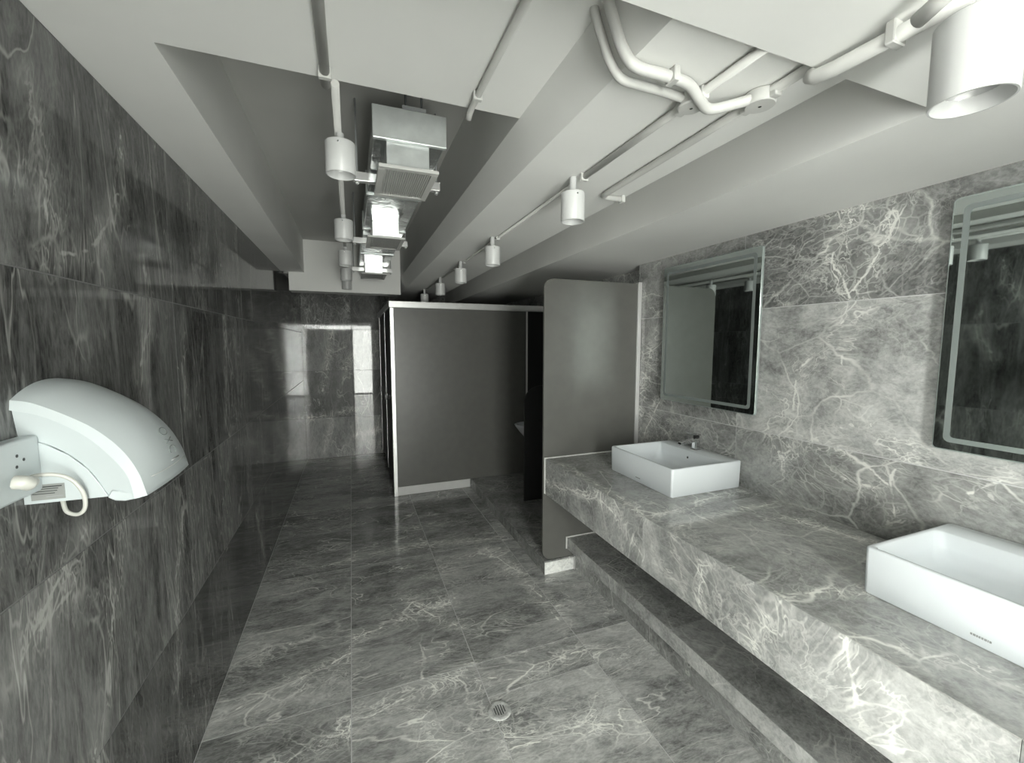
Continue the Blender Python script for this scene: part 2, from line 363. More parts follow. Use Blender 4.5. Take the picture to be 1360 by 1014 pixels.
# wall behind the camera: solid on the left, glazed opening on the right
VX = -2.2      # the lobby behind the camera opens to the left
wf = st('wall_front', -1.45, .045, YB-.12, YB, -.02, 2.12, M['paint_dk'])
box('lintel', VX-.1, XR+.1, YB-.12, YB, 2.28, 2.8, M['paint'], wf)
box('pier', .67, XR+.1, YB-.12, YB, -.02, 2.28, M['paint_dk'], wf)
box('pier', VX-.1, -2.12, YB-.12, YB, -.02, 2.28, M['paint'], wf)
wv = st('wall_lobby', VX-.12, VX, YB-.1, -.24, -.02, .04, M['paint'])
box('lintel', VX-.12, VX, YB-.1, -.24, 2.25, 2.8, M['paint'], wv)
box('partition_wall', VX-.1, XL-.12, -.36, -.24, -.02, 2.8, M['paint'], wv)
lf = st('floor_lobby', VX-.1, XL-.1, YB-.1, -.24, -.08, 0, M['grout'])
win = st('window_1', .045, .67, YB-.10, YB-.03, 0, .03, M['frame_dark'])
for a0, a1 in ((.045, .07), (.645, .67)): box('mullion', a0, a1, YB-.10, YB-.03, .03, 2.28, M['frame_dark'], win)
box('pane', .07, .645, YB-.067, YB-.061, .03, 2.28, M['glass'], win)
win = st('window_2', -1.45, .045, YB-.10, YB-.03, 2.12, 2.14, M['frame_dark'])
box('pane', -1.45, .045, YB-.067, YB-.061, 2.14, 2.28, M['glass'], win)
win = st('added_back_window', -2.12, -1.45, YB-.10, YB-.03, 0, .03, M['frame_dark'])  # unseen window, added to let in more soft light
for a0, a1 in ((-2.12, -2.09), (-1.48, -1.45)): box('mullion', a0, a1, YB-.10, YB-.03, .03, 2.28, M['frame_dark'], win)
box('pane', -2.09, -1.48, YB-.067, YB-.061, .03, 2.28, M['glass'], win)
win = st('added_side_window', VX-.10, VX-.03, YB, -.36, .04, .07, M['frame_dark'])  # unseen side window, added to light the room from the left
for y0 in (YB, -1.0, -.39): box('mullion', VX-.10, VX-.03, y0, y0+.03, .07, 2.25, M['frame_dark'], win)
for y0, y1 in ((YB+.03, -1.0), (-.97, -.39)): box('pane', VX-.067, VX-.061, y0, y1, .07, 2.25, M['glass'], win)

# ceiling
ce = st('ceiling', VX-.1, XF+.1, YB-.1, YE+.1, 2.758, 2.9, M['slab'])
box('soffit', XL, XR, -.36, .661, 2.275, 2.758, M['paint'], ce)
box('soffit', VX, XR, YB, -.36, 2.275, 2.758, M['paint'], ce)                     # low soffit over the camera
me = prism([(XL, 2.42), (.542, 2.42), (.542, 2.757), (XL, 2.757)], .661, 1.341, name='soffit'); link('soffit', me, M['paint'], ce).location = -Vector(ce.location)
box('beam', XL, -.429, 1.341, 4.899, 2.42, 2.758, M['paint'], ce)
box('beam', -.575, .542, 4.9, 5.1, 2.232, 2.757, M['paint'], ce)
box('soffit', XL, .542, 5.1, YE, 2.43, 2.757, M['slab'], ce)
me = prism([(.542, 2.757), (.542, 2.42), (.594, 2.30), (1.105, 2.30), (1.105, 2.757)], .661, YE, name='beam'); link('beam', me, M['paint'], ce).location = -Vector(ce.location)
box('soffit', 1.105, 1.41, .661, YE, 2.66, 2.757, M['paint'], ce)
box('beam', 1.41, XR, .661, 2.66, 2.275, 2.757, M['paint'], ce)
box('beam', 1.41, XF, 2.66, YE, 2.275, 2.757, M['paint'], ce)

# ------------------------------------------------------------------ step, cubicles, partitions
kb = empty('marble_step', (1.66, 3.64, 0), 'low marble-clad step running from the grey partition back to the toilet cubicles', 'step')
kcore = box('core', 1.271, XF-.001, 2.667, 4.64, 0.0, .094, M['grout'], kb)
for y0, y1 in ((2.62, 3.5), (3.5, 4.64)):
    tile(kb, M['step'], 'X', 1.262, y0, y1, 0, .094, out=-1)
for y0, y1 in ((2.62, 3.24), (3.24, 4.1), (4.1, 4.64)):
    tile(kb, M['step'], 'Z', .103, 1.262, 2.055 if y0 < 3 else XF-.001, y0, y1)
e_ = tile(kb, M['counter'], 'Y', 2.62, 1.262, 1.505, 0, .094, out=-1, shade=2.0)
box('corner_trim', 1.505, 1.512, 2.612, 2.62, 0, .10, M['alu'], kb)

cb = empty('toilet_cubicles', (1.0, 5.6, 0), 'row of dark toilet cubicles with aluminium rails and white kick strip, behind the step', 'cubicle')
X0, Y0 = .405, 4.64
box('filler_panel', 1.985, XF-.001, Y0+.004, Y0+.018, .106, 2.065, M['door_lam'], cb)
box('side_panel', X0+.03, 1.97, Y0, Y0+.02, .10, 2.065, M['laminate'], cb, .001)
box('kick_strip', X0+.03, 1.258, Y0-.004, Y0+.012, .004, .10, M['kick'], cb, .001)
box('top_rail', X0-.02, XF-.001, Y0-.012, Y0+.03, 2.065, 2.135, M['alu'], cb, .004)
box('corner_post', X0-.012, X0+.03, Y0-.012, Y0+.03, 0, 2.065, M['alu'], cb, .004)
box('wall_channel', 1.965, 1.985, Y0-.012, Y0, .105, 2.065, M['alu'], cb, .002)
box('top_rail', X0-.02, X0+.02, Y0+.03, YE-.002, 2.065, 2.135, M['alu'], cb, .004)
y = Y0+.03
for i in range(2):
    box('pilaster', X0-.004, X0+.014, y, y+.16, .10, 2.065, M['door_lam'], cb, .001)
    d = box('door', X0-.002, X0+.014, y+.17, y+.78, .12, 2.05, M['door_lam'], cb, .001)
    box('handle', X0-.030, X0-.002, y+.70, y+.72, .98, 1.06, M['chrome'], d).location = Vector((-.02, .23, -.06))
    box('edge_strip', X0-.008, X0-.004, y+.785, y+.792, .10, 2.065, M['alu'], cb)
    box('pilaster', X0-.004, X0+.014, y+.79, y+.975, .10, 2.065, M['door_lam'], cb, .001)
    for yy in (y+.05, y+.88): box('foot', X0+.0, X0+.012, yy, yy+.02, 0, .10, M['chrome'], cb)
    y += .975

def rounded(a0, a1, b0, b1, r, corners=(1, 1, 1, 1), n=8):   # corners: a0b0, a1b0, a1b1, a0b1
    out = []
    for k, (ca, cb_, t0) in enumerate(((a0, b0, 180), (a1, b0, 270), (a1, b1, 0), (a0, b1, 90))):
        if not corners[k] or r == 0: out.append((ca, cb_)); continue
        xa = ca + (r if ca == a0 else -r); xb = cb_ + (r if cb_ == b0 else -r)
        for j in range(n+1):
            t_ = math.radians(t0+90*j/n); out.append((xa+r*math.cos(t_), xb+r*math.sin(t_)))
    return out
pt_ = empty('partition_panel', (1.66, 2.64, .1), 'tall dark grey partition panel with rounded corners at the end of the washbasin counter', 'partition')
me = prism(rounded(1.252, 2.035, .106, 2.13, .07, (1, 0, 0, 1)), 2.634, 2.652, name='panel')
local(link('panel', me, M['laminate'], pt_, .001, 1), pt_)
box('wall_channel', 2.028, 2.058, 2.622, 2.664, .87, 2.14, M['alu'], pt_, .002)
dv = empty('urinal_divider', (1.8, 3.7, .1), 'short black divider with a rounded top beside the urinal, standing on the step', 'divider')
me = prism(rounded(1.555, 2.195, .125, 1.27, .16, (0, 0, 0, 1)), 3.70, 3.72, name='panel')
local(link('panel', me, M['door_lam'], dv, .001, 1), dv)
box('foot', 1.70, 1.712, 3.703, 3.717, .103, .13, M['chrome'], dv)

# urinal
ur = empty('urinal', (2.19, 4.36, .40), 'white ceramic wall urinal half hidden behind the black divider', 'urinal')
def urinal_mesh():
    secs = [(.42, .10, .16), (.48, .20, .24), (.58, .30, .30), (.68, .38, .33), (.74, .42, .34), (.765, .43, .345)]
    bm = bmesh.new(); rings = []
    for z, d, wd in secs:
        rings.append([bm.verts.new((2.195-d*1.12*max(0, math.sin(math.pi*k/16))**.6, 4.36-wd/2*math.cos(math.pi*k/16), z)) for k in range(17)])
    z, d, wd = .76, .36, .28
    rings.append([bm.verts.new((2.195-.04-d*1.12*max(0, math.sin(math.pi*k/16))**.6, 4.36-wd/2*math.cos(math.pi*k/16), z)) for k in range(17)])
    rings.append([bm.verts.new((2.195-.05-.25*max(0, math.sin(math.pi*k/16))**.6, 4.36-.16/2*math.cos(math.pi*k/16), .54)) for k in range(17)])
    for a, b in zip(rings[:-1], rings[1:]):
        for k in range(16): bm.faces.new((a[k], a[k+1], b[k+1], b[k]))
    bm.faces.new(rings[-1]); bm.faces.new(rings[0][::-1])
    for a, b in zip(rings[:-3], rings[1:-2]): bm.faces.new((a[0], b[0], b[-1], a[-1]))
    return bm_mesh(bm, 'bowl')
local(link('bowl', urinal_mesh(), M['ceramic'], ur, smooth=True), ur)
me = prism(rounded(4.21, 4.51, .74, 1.04, .08, (0, 0, 1, 1)), 2.095, 2.198, axis='X', name='back')
local(link('back', me, M['ceramic'], ur, .012, 3), ur)
box('flush_button', 2.088, 2.096, 4.34, 4.38, .96, 1.0, M['chrome'], ur, .003)

# ------------------------------------------------------------------ counter and shelf
ct = empty('washbasin_counter', (1.66, .6, .6), 'long marble-clad washbasin counter with a deep front apron along the mirror wall', 'counter')
box('core', 1.275, XR-.001, YB, 2.625, .615, .855, M['grout'], ct)
ys = [-1.6, -.84, .36, 1.56, 2.628]
for i in range(4):
    tile(ct, M['counter'], 'X', 1.265, ys[i], ys[i+1], .607, .865, out=-1, name='front_tile', shade=[1, 1.1, 1.15, .95][i], gap=.0005)
    tile(ct, M['counter'], 'Z', .866, 1.2665, XR-.001, ys[i], ys[i+1], name='top_tile', shade=[.95, 1.0, .95, .85][i], gap=.0005)
    tile(ct, M['step'], 'Z', .613, 1.275, XR-.001, ys[i], ys[i+1], th=.006, name='underside_tile')
box('sealant', 1.262, 2.03, 2.626, 2.633, .864, .872, M['seal'], ct)
box('sealant', 1.258, 1.264, 2.626, 2.633, .61, .872, M['seal'], ct)
sf = empty('lower_shelf', (1.75, .6, .1), 'low marble shelf under the washbasin counter with a darker plinth below', 'shelf')
box('core', 1.457, XR-.001, YB, 2.625, .172, .242, M['grout'], sf)
box('plinth', 1.515, XR-.001, YB, 2.612, 0, .172, M['step'], sf)
for i in range(4):
    y0, y1 = ys[i], ys[i+1]
    tile(sf, M['step'], 'X', 1.447, y0, y1, .166, .25, out=-1, name='front_tile', shade=1.5, gap=.0005)
    tile(sf, M['step'], 'Z', .251, 1.4485, XR-.001, y0, y1, name='top_tile', shade=1.25, gap=.0005)
box('sealant', 1.445, 1.9, 2.626, 2.633, .25, .257, M['seal'], sf)
box('sealant', 1.441, 1.447, 2.626, 2.633, .166, .257, M['seal'], sf)

# basins
def basin_mesh(x0, x1, y0, y1, z0, z1):
    bm = bmesh.new()
    def ring(a0, a1, b0, b1, r, z): return [bm.verts.new((a, b, z)) for a, b in rounded(a0, a1, b0, b1, r, n=6)]
    R = []
    for ins, z in ((.006, z0), (.002, z0+.004), (0, z1-.006), (.0015, z1-.002), (.005, z1)):
        R.append(ring(x0+ins, x1-ins, y0+ins, y1-ins, .014, z))
    f, s, bk = .013, .013, .115
    for e, z, r in ((0, z1, .022), (.004, z1-.004, .024), (.012, z1-.05, .03), (.022, z1-.085, .04), (.05, z1-.102, .05)):
        R.append(ring(x0+f+e, x1-bk-e, y0+s+e, y1-s-e, r, z))
    n = len(R[0])
    for a, b in zip(R[:-1], R[1:]):
        for k in range(n): bm.faces.new((a[k], a[(k+1) % n], b[(k+1) % n], b[k]))
    bm.faces.new(R[0][::-1])
    c = bm.verts.new(((x0+x1-bk)/2+.03, (y0+y1)/2, z1-.108))
    for k in range(n): bm.faces.new((R[-1][k], R[-1][(k+1) % n], c))
    me = bm_mesh(bm, 'bowl')
    for q in me.polygons: q.use_smooth = True
    try: me.set_sharp_from_angle(angle=.9)
    except Exception: pass
    return me
def basin(label, y0, y1):
    x0, x1, z0, z1 = 1.550, 2.045, .866, 1.022
    b = empty('washbasin', ((x0+x1)/2, (y0+y1)/2, z0), label, 'washbasin', 'white countertop washbasins')
    local(link('bowl', basin_mesh(x0, x1, y0, y1, z0, z1), M['ceramic'], b), b)
    ym = (y0+y1)/2
    me = lathe([(0, .004), (.006, .004), (.0065, .002)], 20, 'overflow')
    o = link('overflow_hole', me, M['black'], b); o.rotation_euler = (0, -math.pi/2, 0); o.scale = (1.35, 1, 1)
    o.location = Vector((1.9225, ym, z1-.045))-b.location
    o = link('overflow_ring', lathe([(.0062, 0), (.0068, .003), (.0095, .003), (.010, 0)], 20, 'ring'), M['chrome'], b)
    o.rotation_euler = (0, -math.pi/2, 0); o.scale = (1.3, 1, 1); o.location = Vector((1.9225, ym, z1-.045))-b.location
    o = link('drain_plug', lathe([(0, .006), (.022, .005), (.026, 0), (.026, -.006)], 28, 'plug'), M['chrome'], b)
    o.location = Vector(((x0+x1-.115)/2+.03, ym, z1-.108))-b.location
    # small grey printed mark low on the front
    bm = bmesh.new()
    yy = ym-.02
    for k, wd in enumerate((.004, .002, .005, .004, .004, .003, .005, .004)):
        add_box(bm, x0-.0006, x0+.0002, yy, yy+wd, z0+.026, z0+.0315); yy += wd+.0014
    local(link('printed_mark', bm_mesh(bm, 'mark'), M['ink'], b), b)
    return b
basin('white rectangular washbasin nearer the partition, with a chrome faucet', 1.69, 2.245)
basin('white rectangular washbasin at the right edge, below the nearer mirror', .25, .81)
# faucet
fc = empty('basin_faucet', (1.985, 1.97, 1.0225), 'chrome single lever faucet on the washbasin nearer the partition', 'faucet')
fl = lambda nm, me, mt=None, **k: local(link(nm, me, mt or M['chrome'], fc, **k), fc)
box('base', 1.962, 2.008, 1.947, 1.993, 1.0225, 1.03, M['chrome'], fc, .003)
fl('body', prism(rounded(1.965, 2.005, 1.952, 1.988, .008), 1.03, 1.098, 'Z', 'body'), bevel=.002)
me = prism([(2.0, 1.098), (1.965, 1.098), (1.855, 1.082), (1.853, 1.066), (1.965, 1.074), (2.0, 1.074)], 1.956, 1.984, name='spout')
fl('spout', me, bevel=.003)
fl('aerator', tube_mesh([(1.866, 1.97, 1.068), (1.866, 1.97, 1.060)], .009, 'aerator'))
fl('cartridge', tube_mesh([(1.985, 1.97, 1.098), (1.985, 1.97, 1.112)], .017, 'cartridge', 20), M['black'])
me = prism([(2.010, 1.112), (2.012, 1.122), (1.98, 1.130), (1.90, 1.142), (1.898, 1.136), (1.97, 1.116)], 1.957, 1.983, name='lever')
fl('lever', me, bevel=.002)

# mirrors
def mirror(label, y0, y1):
    z0, z1 = 1.292, 2.195
    b = empty('wall_mirror', (2.05, (y0+y1)/2, z0), label, 'mirror', 'backlit wall mirrors over the basins')
    box('backing', 2.042, 2.058, y0+.03, y1-.03, z0+.03, z1-.03, M['backing'], b)
    me = prism(rounded(y0, y1, z0, z1, .014, n=4), 2.026, 2.042, axis='X', name='glass')
    local(link('glass_edge', me, M['edge'], b, .0015, 1), b)
    me = prism(rounded(y0+.004, y1-.004, z0+.004, z1-.004, .012, n=4), 2.0252, 2.0262, axis='X', name='silver')
    local(link('mirror_face', me, M['mirror'], b), b)
    # frosted band
    bm = bmesh.new()
    def loop(e, r, x): return [bm.verts.new((x, a, c)) for a, c in rounded(y0+e, y1-e, z0+e, z1-e, r, n=4)]
    A, B = loop(.030, .02, 2.0246), loop(.048, .012, 2.0246)
    C_, D = loop(.030, .02, 2.0253), loop(.048, .012, 2.0253); n = len(A)
    for p_, q_ in ((A, B), (B, D), (D, C_), (C_, A)):
        for k in range(n): bm.faces.new((p_[k], p_[(k+1) % n], q_[(k+1) % n], q_[k]))
    local(link('frosted_band', bm_mesh(bm, 'band'), M['frost'], b), b)
    return b
mirror('frameless rounded mirror with frosted band over the washbasin nearer the partition', 1.612, 2.352)
mirror('frameless rounded mirror with frosted band at the right edge of the photo', .13, .872)

# floor drain
fd = empty('floor_drain', (.583, 1.675, 0), 'small round floor drain cover set at the joint of the near floor tiles', 'drain')
o = link('cover', lathe([(0, .0045), (.03, .0045), (.036, .006), (.046, .006), (.052, .0035), (.053, .0003), (0, .0003)], 36, 'cover'), M['step'], fd); o.color = (2.4, 2.4, 2.4, 1)
bm = bmesh.new()
for k in range(5): 
    h = math.sqrt(.028**2-((k-2)*.011)**2); add_box(bm, (k-2)*.011-.0022, (k-2)*.011+.0022, -h, h, .0046, .0052)
link('grate_slots', bm_mesh(bm, 'slots'), M['ink_d'], fd)

# ------------------------------------------------------------------ lamps
def lamp(label, x, y, ztop, r, h, zceil, group, wall='lampw', neck=True):
    o = empty('cylinder_downlight', (x, y, ztop), label, 'ceiling lamp', group)
    prof = [(0, 0), (r-.003, 0), (r, -.003), (r, -h+.002), (r-.001, -h), (r-.004, -h), (r-.006, -h+.004), (r-.014, -h+.022), (r-.016, -h+.024)]
    link('housing', lathe(prof, 48, 'housing'), M[wall], o)
    link('reflector', lathe([(r-.0155, -h+.0235), (r-.022, -h+.034), (.012, -h+.045)], 36, 'reflector'), M['lampin'], o)
    link('lens', lathe([(.013, -h+.044), (0, -h+.043)], 24, 'lens'), M['lens'], o)
    link('side_screw', lathe([(0, .0015), (.0032, .001), (.0032, -.001)], 10, 'screw'), M['chrome'], o).matrix_local = Matrix.Translation((r*math.cos(-1.7), r*math.sin(-1.7), -.014)) @ Matrix.Rotation(-1.7, 4, 'Z') @ Matrix.Rotation(math.pi/2, 4, 'Y')
    if neck:
        link('neck', lathe([(0, zceil-ztop), (.013, zceil-ztop), (.013, .004), (.016, .0)], 20, 'neck'), M[wall], o)
        link('screw', lathe([(0, .0015), (.003, .001), (.003, 0)], 10, 'screw'), M['chrome'], o).location = (r*.6, -r*.5, .0)
    return o
g1 = 'downlights hanging in the dark ceiling recess'
for i, (x, y, lb) in enumerate([(-.012, 1.60, 'white cylinder downlight nearest in the left ceiling recess, beside the duct'),
        (-.016, 2.56, 'second white cylinder downlight along the left ceiling recess'),
        (-.017, 3.38, 'third white cylinder downlight along the left ceiling recess'),
        (-.019, 4.15, 'fourth white cylinder downlight along the left ceiling recess, small'),
        (-.019, 4.83, 'farthest white cylinder downlight in the left ceiling recess')]):
    lamp(lb, x, y, 2.362, .049, .106, 2.392, g1)
g2 = 'downlights along the right ceiling beam'
for i, (x, y, lb) in enumerate([(.795, 1.43, 'nearest white cylinder downlight on the right-hand ceiling beam'),
        (.79, 2.37, 'second white cylinder downlight on the right-hand ceiling beam'),
        (.79, 3.13, 'third white cylinder downlight on the right-hand ceiling beam'),
        (.80, 3.95, 'fourth white cylinder downlight on the right-hand beam, above the cubicle rail'),
        (.80, 4.85, 'farthest dim white cylinder downlight on the right-hand beam')]):
    lamp(lb, x, y, 2.243, .0445, .105, 2.299, g2)
lamp('big close white cylinder downlight at the top right corner of the photo', 1.0, .42, 2.225, .055, .135, 2.274, g2)

# ------------------------------------------------------------------ conduits
def conduit(label, pts, r=.0125, smooth=True, clips=(), group='white painted electrical conduits', mat='pipe'):
    pts = [Vector(p) for p in pts]
    o = empty('conduit', pts[0], label, 'pipe', group)
    pp = smooth_path(pts) if smooth else pts
    local(link('pipe', tube_mesh(pp, r, 'pipe', 14), M[mat], o), o)
    for (cx_, cy_, cz, ax, zt) in clips:
        bm = bmesh.new()
        if ax == 'Y': add_box(bm, cx_-r-.004, cx_+r+.004, cy_-.008, cy_+.008, cz-r-.003, zt)
        else: add_box(bm, cx_-.008, cx_+.008, cy_-r-.004, cy_+r+.004, cz-r-.003, zt)
        local(link('clip', bm_mesh(bm, 'clip'), M[mat], o, .002, 1), o)
    return o
conduit('white conduit crossing the low left soffit, ending at the recess above the nearest hanging lamp', [(-.042, YB, 2.405), (-.042, .66, 2.405), (-.042, 1.345, 2.405)], .013, False, [(-.042, 1.29, 2.405, 'Y', 2.42)])
conduit('straight white suspended conduit the recess downlights hang from', [(-.018, 1.33, 2.405), (-.018, 4.89, 2.405)], .0115, False)
conduit('thin white conduit crossing the low left soffit beside the beam', [(.372, YB, 2.407), (.372, 1.30, 2.407), (.372, 1.335, 2.403), (.372, 1.352, 2.392)], .0095, False, [(.372, 1.25, 2.407, 'Y', 2.42)])
conduit('outer white conduit bending round the beam edge to the inner junction box', [(.528, .862, 2.46), (.528, .862, 2.415), (.548, .86, 2.36), (.566, .856, 2.315), (.598, .856, 2.285), (.65, .858, 2.283), (.72, .863, 2.286), (.80, .868, 2.286)], .0105)
conduit('inner white conduit snaking over to the outer junction box', [(.526, .812, 2.46), (.526, .812, 2.415), (.546, .811, 2.36), (.566, .808, 2.312), (.60, .806, 2.283), (.68, .808, 2.283), (.75, .812, 2.282), (.80, .830, 2.270), (.85, .848, 2.264), (.89, .828, 2.268), (.95, .80, 2.284)], .0125, clips=[(.70, .805, 2.284, 'X', 2.30)])
conduit('straight white conduit from the near soffit past the inner box to the nearest beam downlight', [(.815, .655, 2.287), (.815, 1.39, 2.287)], .0105, False, [(.815, 1.385, 2.287, 'Y', 2.30)])
conduit('long thin conduit linking the beam downlights toward the cubicles', [(.815, 1.46, 2.29), (.81, 4.9, 2.29)], .007, False, [(.813, 2.34, 2.288, 'Y', 2.30), (.812, 3.10, 2.288, 'Y', 2.30), (.811, 3.92, 2.288, 'Y', 2.30)])
conduit('straight white conduit from the outer junction box, turning to a stub by the beam edge', [(.962, .655, 2.287), (.975, 1.0, 2.287), (.985, 1.49, 2.287), (.990, 1.522, 2.287), (1.01, 1.535, 2.287), (1.095, 1.533, 2.287)], .0115, False, [(1.085, 1.533, 2.287, 'X', 2.30)])
conduit('thick white conduit on the near soffit running into the big downlight', [(.952, .668, 2.262), (.950, .655, 2.252), (.955, .62, 2.250), (.975, .42, 2.252)], .015, False, [(.966, .52, 2.252, 'Y', 2.275)])
conduit('short open white conduit stub beside the big downlight', [(.905, .40, 2.245), (.93, .47, 2.235)], .013, False)
def jbox(label, x, y, z0, z1, r):
    o = empty('junction_box', (x, y, z1), label, 'junction box', 'round junction boxes on the beam')
    link('body', lathe([(0, 0), (r-.004, 0), (r, -.003), (r, z0-z1+.003), (r-.003, z0-z1), (0, z0-z1)], 32, 'body'), M['pipe'], o)
    link('lid_screw', lathe([(0, z0-z1-.001), (.004, z0-z1-.001), (.004, z0-z1+.001)], 10, 'screw'), M['chrome'], o)
    for a, b, c, d in ((-.012, .012, r*.8, r+.015), (-.012, .012, -r-.015, -r*.8)):
        box('hub', x+a, x+b, y+c, y+d, z0+.002, z1-.001, M['pipe'], o, .004)
    return o
jbox('round white junction box between the two bent conduits, nearer the dark beam face', .815, .868, 2.268, 2.2995, .033)
jbox('round white junction box farther right where the snaking conduit ends', .968, .80, 2.268, 2.2995, .036)

# ------------------------------------------------------------------ duct
du = empty('ventilation_duct', (.24, 3.3, 2.5), 'shiny galvanised ventilation duct with drop collars hanging in the ceiling recess', 'duct')
yj = [1.72, 2.35, 3.05, 3.85, 4.6, 4.895]
for a, b in zip(yj[:-1], yj[1:]):
    box('duct_section', .105, .372, a+.002, b-.002, 2.452, 2.56, M['duct2'], du, .004)
for a in yj[1:-1]:
    box('flange', .098, .379, a-.012, a+.012, 2.445, 2.567, M['duct'], du, .002)
box('end_cap', .100, .378, 1.70, 1.72, 2.447, 2.566, M['duct'], du, .003)
for yc in (1.70, 2.82, 4.30):
    box('drop_collar', .150, .312, yc+.02, yc+.27, 2.352, 2.452, M['duct' if yc < 2 else 'collar_lit'], du, .002)
def grille(label, y0, y1):
    x0, x1, zt, zb = .118, .345, 2.356, 2.343
    o = empty('air_grille', ((x0+x1)/2, (y0+y1)/2, zb), label, 'vent', 'white air grilles under the duct')
    f = .026
    for a in ((x0, x1, y0, y0+f), (x0, x1, y1-f, y1), (x0, x0+f, y0+f, y1-f), (x1-f, x1, y0+f, y1-f)): box('frame', *a, zb, zt, M['pipe'], o, .002)
    n = 21; wdt = (x1-x0-2*f)/n
    for k in range(n):
        xa = x0+f+k*wdt
        box('slat', xa+wdt*.14, xa+wdt*.72, y0+f, y1-f, zb+.002, zt-.001, M['pipe'], o)
    box('damper', x0+.02, x1-.02, y0+.02, y1-.02, zt-.001, zt+.0, M['duct'], o)
    return o
grille('nearest white slatted air grille under the silver duct', 1.695, 2.03)
grille('middle white air grille under the silver duct', 2.80, 3.14)
grille('farthest white air grille under the silver duct', 4.26, 4.60)
for k, (yy, lb) in enumerate(((2.06, 'nearest steel hanger rail with threaded rod under the duct'), (3.28, 'middle steel hanger rail with threaded rods under the duct'), (4.52, 'farthest steel hanger rail with threaded rods under the duct'))):
    h = empty('duct_hanger', (.24, yy, 2.41), lb, 'bracket', 'steel hangers carrying the duct')
    box('rail', .035, .42, yy-.015, yy+.015, 2.405, 2.444, M['alu'], h, .002)
    for xx in (.05, .405):
        local(link('threaded_rod', tube_mesh([(xx, yy, 2.39), (xx, yy, 2.757)], .004, 'rod', 8), M['ink'], h), h)
        local(link('nut', tube_mesh([(xx, yy, 2.394), (xx, yy, 2.404)], .009, 'nut', 6), M['alu'], h), h)
h = empty('duct_hanger', (.24, 1.62, 2.6), 'pair of thin rods holding the near end of the duct above its end cap', 'bracket', 'steel hangers carrying the duct')
box('rail', .21, .30, 1.70, 1.74, 2.566, 2.58, M['ink'], h)
for xx in (.225, .285): local(link('threaded_rod', tube_mesh([(xx, 1.72, 2.57), (xx, 1.72, 2.757)], .004, 'rod', 8), M['ink_d'], h), h)

# ------------------------------------------------------------------ hand dryer
hd = empty('hand_dryer', (XL, 1.26, 1.45), 'white curved hand dryer mounted on the dark marble left wall', 'hand dryer')
ridge = [(-.645, 1.567), (-.611, 1.559), (-.555, 1.527), (-.512, 1.494), (-.473, 1.447), (-.449, 1.396), (-.436, 1.342)]
groove = [(-.645, 1.547), (-.603, 1.534), (-.563, 1.510), (-.524, 1.477), (-.488, 1.430), (-.466, 1.388), (-.458, 1.338)]
inner = [(-.634, 1.484), (-.603, 1.471), (-.568, 1.445), (-.539, 1.411), (-.520, 1.375), (-.508, 1.347)]
def resample(pl, n):
    q = smooth_path([(a, b, 0) for a, b in pl], 8); L_ = [0]
    for a, b in zip(q[:-1], q[1:]): L_.append(L_[-1]+(b-a).length)
    out = []
    for k in range(n):
        t_ = L_[-1]*k/(n-1); j = 0
        while j < len(L_)-2 and L_[j+1] < t_: j += 1
        u = (t_-L_[j])/max(1e-9, L_[j+1]-L_[j]); v = q[j].lerp(q[j+1], u); out.append((v.x, v.y))
    return out
NP = 28
rd = resample(ridge, NP); gv = resample(groove, NP); inn = resample(inner, NP)
YA, YZ = 1.14, 1.395
bm = bmesh.new(); NV = 18; grid = []
for j in range(NV+1):
    v = j/NV; yy = YA+(YZ-YA)*v; row = []
    for i, (a, b) in enumerate(rd):
        a0, b0 = rd[max(0, i-1)]; a1, b1 = rd[min(NP-1, i+1)]
        nx, nz_ = -(b1-b0), (a1-a0); L_ = math.hypot(nx, nz_); nx, nz_ = nx/L_, nz_/L_
        if i == 0: nx, nz_ = 0, 1
        u = i/(NP-1)
        bu = .034*(1-abs(2*v-1)**2.2)*(1-.75*u**3)
        row.append(bm.verts.new((max(XL+.0005, a+nx*bu), yy, b+nz_*bu)))
    grid.append(row)
for j in range(NV):
    for i in range(NP-1): bm.faces.new((grid[j][i], grid[j+1][i], grid[j+1][i+1], grid[j][i+1]))
# lip turned in under the front edge
lip = [bm.verts.new((r_[-1].co.x-.03, min(YZ-.006, max(YA+.006, r_[-1].co.y)), r_[-1].co.z-.004)) for r_ in grid]
for j in range(NV): bm.faces.new((grid[j][-1], grid[j+1][-1], lip[j+1], lip[j]))
local(link('shell', bm_mesh(bm, 'shell'), M['plastic'], hd, smooth=True), hd)
# flanks: rim band between ridge and groove, slightly sunk band between groove and inner body
def strip(name, A, ya, B, yb_):
    bm = bmesh.new()
    va = [bm.verts.new((a, ya, b)) for a, b in A]; vb = [bm.verts.new((a, yb_, b)) for a, b in B]
    for k in range(len(A)-1): bm.faces.new((va[k], va[k+1], vb[k+1], vb[k]))
    me = bm_mesh(bm, name)
    for q in me.polygons: q.use_smooth = True
    local(link(name, me, M['plastic'], hd), hd)
strip('rim_band', rd, YA, gv, YA-.004); strip('rim_band', rd, YZ, gv, YZ+.004)
gv2 = [(a-.0012, b-.0012) for a, b in gv]
strip('rim_step', gv, YA-.004, gv2, YA+.003)
inn2 = resample([(-.6445, 1.487)]+inner[1:-1]+[(-.508, 1.345)], NP)
low = [(-.508, 1.345), (-.495, 1.337), (-.478, 1.334), (-.458, 1.338)]
strip('side_panel', gv2, YA+.003, inn2, YA+.012); strip('side_panel', gv, YZ+.004, inn2, YZ-.012)
me = prism([(XL+.0008, 1.484)]+inner+[(-.508, 1.346), (XL+.0008, 1.346)], YA+.008, YZ-.008, name='motor_housing')
local(link('motor_housing', me, M['plastic'], hd, .003, 2), hd)
